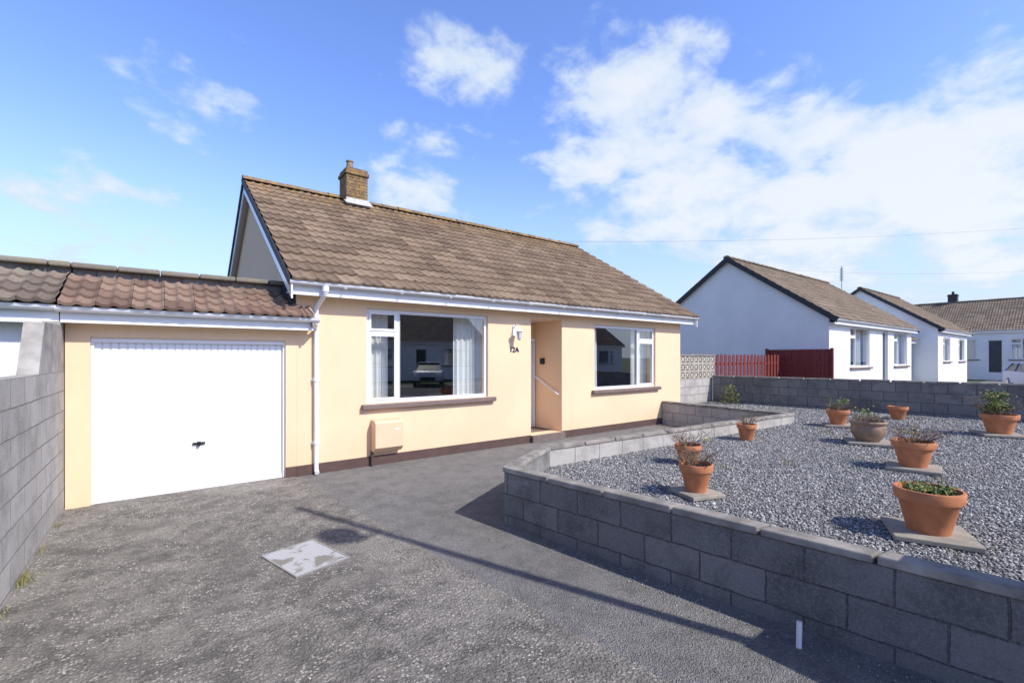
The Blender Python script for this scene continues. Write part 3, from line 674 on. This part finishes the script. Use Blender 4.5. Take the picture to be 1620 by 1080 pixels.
pot(7.86,3.8,.155,.265,'terra','twig',False,40,24,2.0)
pot(10.6,3.35,.195,.29,'terra','twig',True,220,34,1.2)
pot(9.0,2.43,.245,.32,'stone','twig',True,160,40,1.0)
pot(12.7,2.9,.18,.27,'terra','moss',False,30)
pot(11.5,1.25,.245,.33,'terra','bush',True,1900,40,1.7)

def leafclump(name,x,y,z,R,n,h):
    E=empty(name,(x,y,z)); m=M(); t=M()
    for k in range(10):
        a=random.uniform(0,6.28); t.tube((0,0,0),(R*.8*math.cos(a),R*.8*math.sin(a),h*random.uniform(.4,.95)),.004,4)
    for k in range(n):
        a=random.uniform(0,6.28); rr=R*math.sqrt(random.random())*(1+.3*math.sin(3*a)); c=Vector((rr*math.cos(a),rr*math.sin(a),h*random.uniform(.1,1)*(1-.4*(rr/R)**2))); s=random.uniform(.015,.035)
        u=Vector((random.uniform(-1,1),random.uniform(-1,1),random.uniform(-.5,1))).normalized(); w=u.orthogonal().normalized()
        m.add([c-u*s,c+w*s*.5,c+u*s,c-w*s*.5],[(0,1,2,3)])
    m.build('leaves',leafm,E); t.build('stems',twigm,E)
leafclump('small_shrub',12.95,6.75,.42,.24,480,.6)
def tuft(x,y,z,n,h,col):
    E=empty('grass_tuft',(x,y,z)); m=M()
    for k in range(n):
        a=random.uniform(0,6.28); l=h*random.uniform(.4,1); b=Vector((random.gauss(0,.03),random.gauss(0,.06),0)); d=Vector((math.cos(a)*l*.6,math.sin(a)*l*.6,l)); s=Vector((-math.sin(a),math.cos(a),0))*.003
        m.add([b-s,b+s,b+d*.6+s*.7,b+d,b+d*.6-s*.7],[(0,1,2,3,4)])
    m.build('blades',col,E,fix=False)
drygrass=plain('dry_grass',(.24,.22,.08),.8,.3,20)
for (x,y,n,h) in ((-.86,5.15,60,.10),(-.87,5.3,40,.07),(-.87,5.9,30,.05),(-.87,4.6,30,.05),(-.87,6.7,25,.05)): tuft(x,y,0,n,h,drygrass)
for (x,y,n,h) in ((6.5,2.6,30,.12),(7.0,1.2,25,.1),(5.7,3.0,25,.08),(9.6,3.2,30,.12)): tuft(x,y,gz(x),n,h,drygrass)

# ---------------------------------------------------------------- manhole cover, marker stub
MC=empty('manhole_cover',(1.01,4.335,0),math.radians(14))
m_,nt,p=newmat('galvanised_cover'); co=objco(nt)
mp=N(nt,'ShaderNodeMapping'); mp.inputs['Rotation'].default_value=(0,0,math.radians(45)); mp.inputs['Scale'].default_value=(40,40,40); nt.links.new(co,mp.inputs[0]); ck=N(nt,'ShaderNodeTexChecker'); ck.inputs['Scale'].default_value=1; nt.links.new(mp.outputs[0],ck.inputs[0])
c=mix(nt,mrange(nt,noise(nt,co,4,5,.6,.7),.50,.58,0,.8),(.52,.52,.52),(.20,.18,.13)); c=mix(nt,.15,c,ck.outputs['Color'],'MULTIPLY')
nt.links.new(c,p.inputs['Base Color']); p.inputs['Roughness'].default_value=.6; bump(nt,p,ck.outputs['Fac'],.4,.003)
B('plate',m_,MC,[(-.225,.225,-.305,.305,.001,.010)],.002); B('frame',metal,MC,[(-.24,-.228,-.32,.32,.001,.012),(.228,.24,-.32,.32,.001,.012),(-.228,.228,-.32,-.308,.001,.012),(-.228,.228,.308,.32,.001,.012)],0)
m=M(); m.tube((3.09,1.18,-.01),(3.10,1.18,.15),.016,14); m.tube((3.0995,1.18,.1495),(3.1,1.18,.152),.012,12); m.build('white_pipe_stub',upvc,None,smooth=True)

# ---------------------------------------------------------------- street lamp (its shadow crosses the drive)
SL_=empty('street_lamp',(4.0,-1.55,0))
m=M(); m.lathe([(.065,0),(.065,.8),(.052,.85),(.046,7.05),(.0,7.12)],(0,0,0),16)
g0=Vector((-.266,-.0985,6.05)); m.path([(0,0,5.85),tuple(g0+Vector((0,0,-.22))),tuple(g0+Vector((0,0,-.15)))],.02,8); m.build('column',plain('grey_steel',(.3,.3,.3),.5,.1),SL_,smooth=True)
m=M(); m.lathe([(.001,-.18),(.09,-.155),(.16,-.08),(.18,0),(.16,.08),(.09,.155),(.001,.18)],g0,20); m.build('lantern',upvc,SL_,smooth=True)

wirem=plain('wire_grey',(.25,.27,.3),.5,.05)
def wire(a,b,sag):
    a=Vector(a);b=Vector(b); m=M(); pts=[]
    for k in range(25):
        t=k/24; q=a.lerp(b,t); q.z-=sag*4*t*(1-t); pts.append(q)
    m.path(pts,.006,5); m.build('overhead_wire',wirem,None)
wire((12,16,6.8),(45,-2,9.7),.5)
wire((30,12,7.0),(60,2,9.2),.4)

# ---------------------------------------------------------------- world
SUN_AZ=math.atan2(.347,-.938); EL=math.radians(42)
w=bpy.data.worlds.new('World'); bpy.context.scene.world=w; w.use_nodes=True; nt=w.node_tree; nt.nodes.clear()
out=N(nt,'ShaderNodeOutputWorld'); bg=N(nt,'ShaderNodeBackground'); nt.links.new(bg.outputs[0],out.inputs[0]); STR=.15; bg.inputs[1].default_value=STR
sky=N(nt,'ShaderNodeTexSky'); sky.sky_type='NISHITA'; sky.sun_disc=False; sky.sun_elevation=EL; sky.sun_rotation=SUN_AZ; sky.air_density=1.0; sky.dust_density=.6; sky.ozone_density=3.0
hs=N(nt,'ShaderNodeHueSaturation'); hs.inputs['Saturation'].default_value=1.10; hs.inputs['Value'].default_value=1.95; nt.links.new(sky.outputs[0],hs.inputs['Color'])
tint=mix(nt,1.0,hs.outputs[0],(.98,.89,1.10),'MULTIPLY')
tc=N(nt,'ShaderNodeTexCoord'); nrm=N(nt,'ShaderNodeVectorMath',operation='NORMALIZE'); nt.links.new(tc.outputs['Generated'],nrm.inputs[0])
sp=N(nt,'ShaderNodeSeparateXYZ'); nt.links.new(nrm.outputs[0],sp.inputs[0])
zz=math_(nt,'ADD',math_(nt,'MAXIMUM',sp.outputs[2],0),.30)
cb=N(nt,'ShaderNodeCombineXYZ'); nt.links.new(math_(nt,'DIVIDE',sp.outputs[0],zz),cb.inputs[0]); nt.links.new(math_(nt,'DIVIDE',sp.outputs[1],zz),cb.inputs[1])
nz=noise(nt,cb.outputs[0],5.5,12,.58,.15); nzb=noise(nt,cb.outputs[0],2.3,5,.5)
tot=math_(nt,'ADD',math_(nt,'MULTIPLY',nz,.80),math_(nt,'MULTIPLY',nzb,.45))
for d,r_,a in (((.823,.630,.46),15,.23),((.52,.86,.64),7.5,.17),((1.03,.473,.322),15,.16),((1.401,.191,.42),11,.15),((1.303,.266,.226),20,.17),((-.115,1.343,.30),8,.13),((.006,1.25,.575),5,.10),((.13,1.19,.55),3.5,.10),((.463,.904,.363),9,.13)):
    v=Vector(d).normalized(); dn=N(nt,'ShaderNodeVectorMath',operation='DOT_PRODUCT'); nt.links.new(nrm.outputs[0],dn.inputs[0]); dn.inputs[1].default_value=v
    tot=math_(nt,'ADD',tot,mrange(nt,dn.outputs['Value'],math.cos(math.radians(r_)),math.cos(math.radians(r_*.3)),0,a))
cov=mrange(nt,tot,.71,.88,0,.90)
shade=mrange(nt,tot,.80,1.0,0,1)
cc=mix(nt,shade,[x/STR for x in (.70,.82,.97)],[x/STR for x in (.90,.94,.99)])
hz=mrange(nt,sp.outputs[2],-.02,.42,.88,0); base=mix(nt,hz,tint,[x/STR for x in (.57,.74,.95)])
col=mix(nt,cov,base,cc)
zen=mrange(nt,sp.outputs[2],.61,.80,1,.22); vm=N(nt,'ShaderNodeVectorMath',operation='SCALE'); nt.links.new(col,vm.inputs[0]); nt.links.new(zen,vm.inputs['Scale'])  # overhead sky dimmed above the view, added to deepen ground shadows
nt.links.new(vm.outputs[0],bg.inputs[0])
ld=bpy.data.lights.new('sun','SUN'); ld.energy=4.75; ld.angle=math.radians(.5); ld.color=(1,.96,.89)
lo=bpy.data.objects.new('sun',ld); C.objects.link(lo)
sd=Vector((.347*math.cos(EL),-.938*math.cos(EL),math.sin(EL))); lo.rotation_euler=sd.to_track_quat('Z','Y').to_euler(); lo.location=(5,-10,15)

# ---------------------------------------------------------------- camera
cd=bpy.data.cameras.new('camera'); cam=bpy.data.objects.new('camera',cd); C.objects.link(cam)
cd.sensor_width=36; cd.lens=730/1620*36; cd.shift_y=25/1620; cd.clip_end=3000; cd.clip_start=.05
cam.location=(0,0,1.76); fwd=Vector((.605,.796,0)); cam.rotation_euler=fwd.to_track_quat('-Z','Y').to_euler()
bpy.context.scene.camera=cam
sc=bpy.context.scene; sc.view_settings.view_transform='Standard'; sc.view_settings.look='None'; sc.view_settings.exposure=0
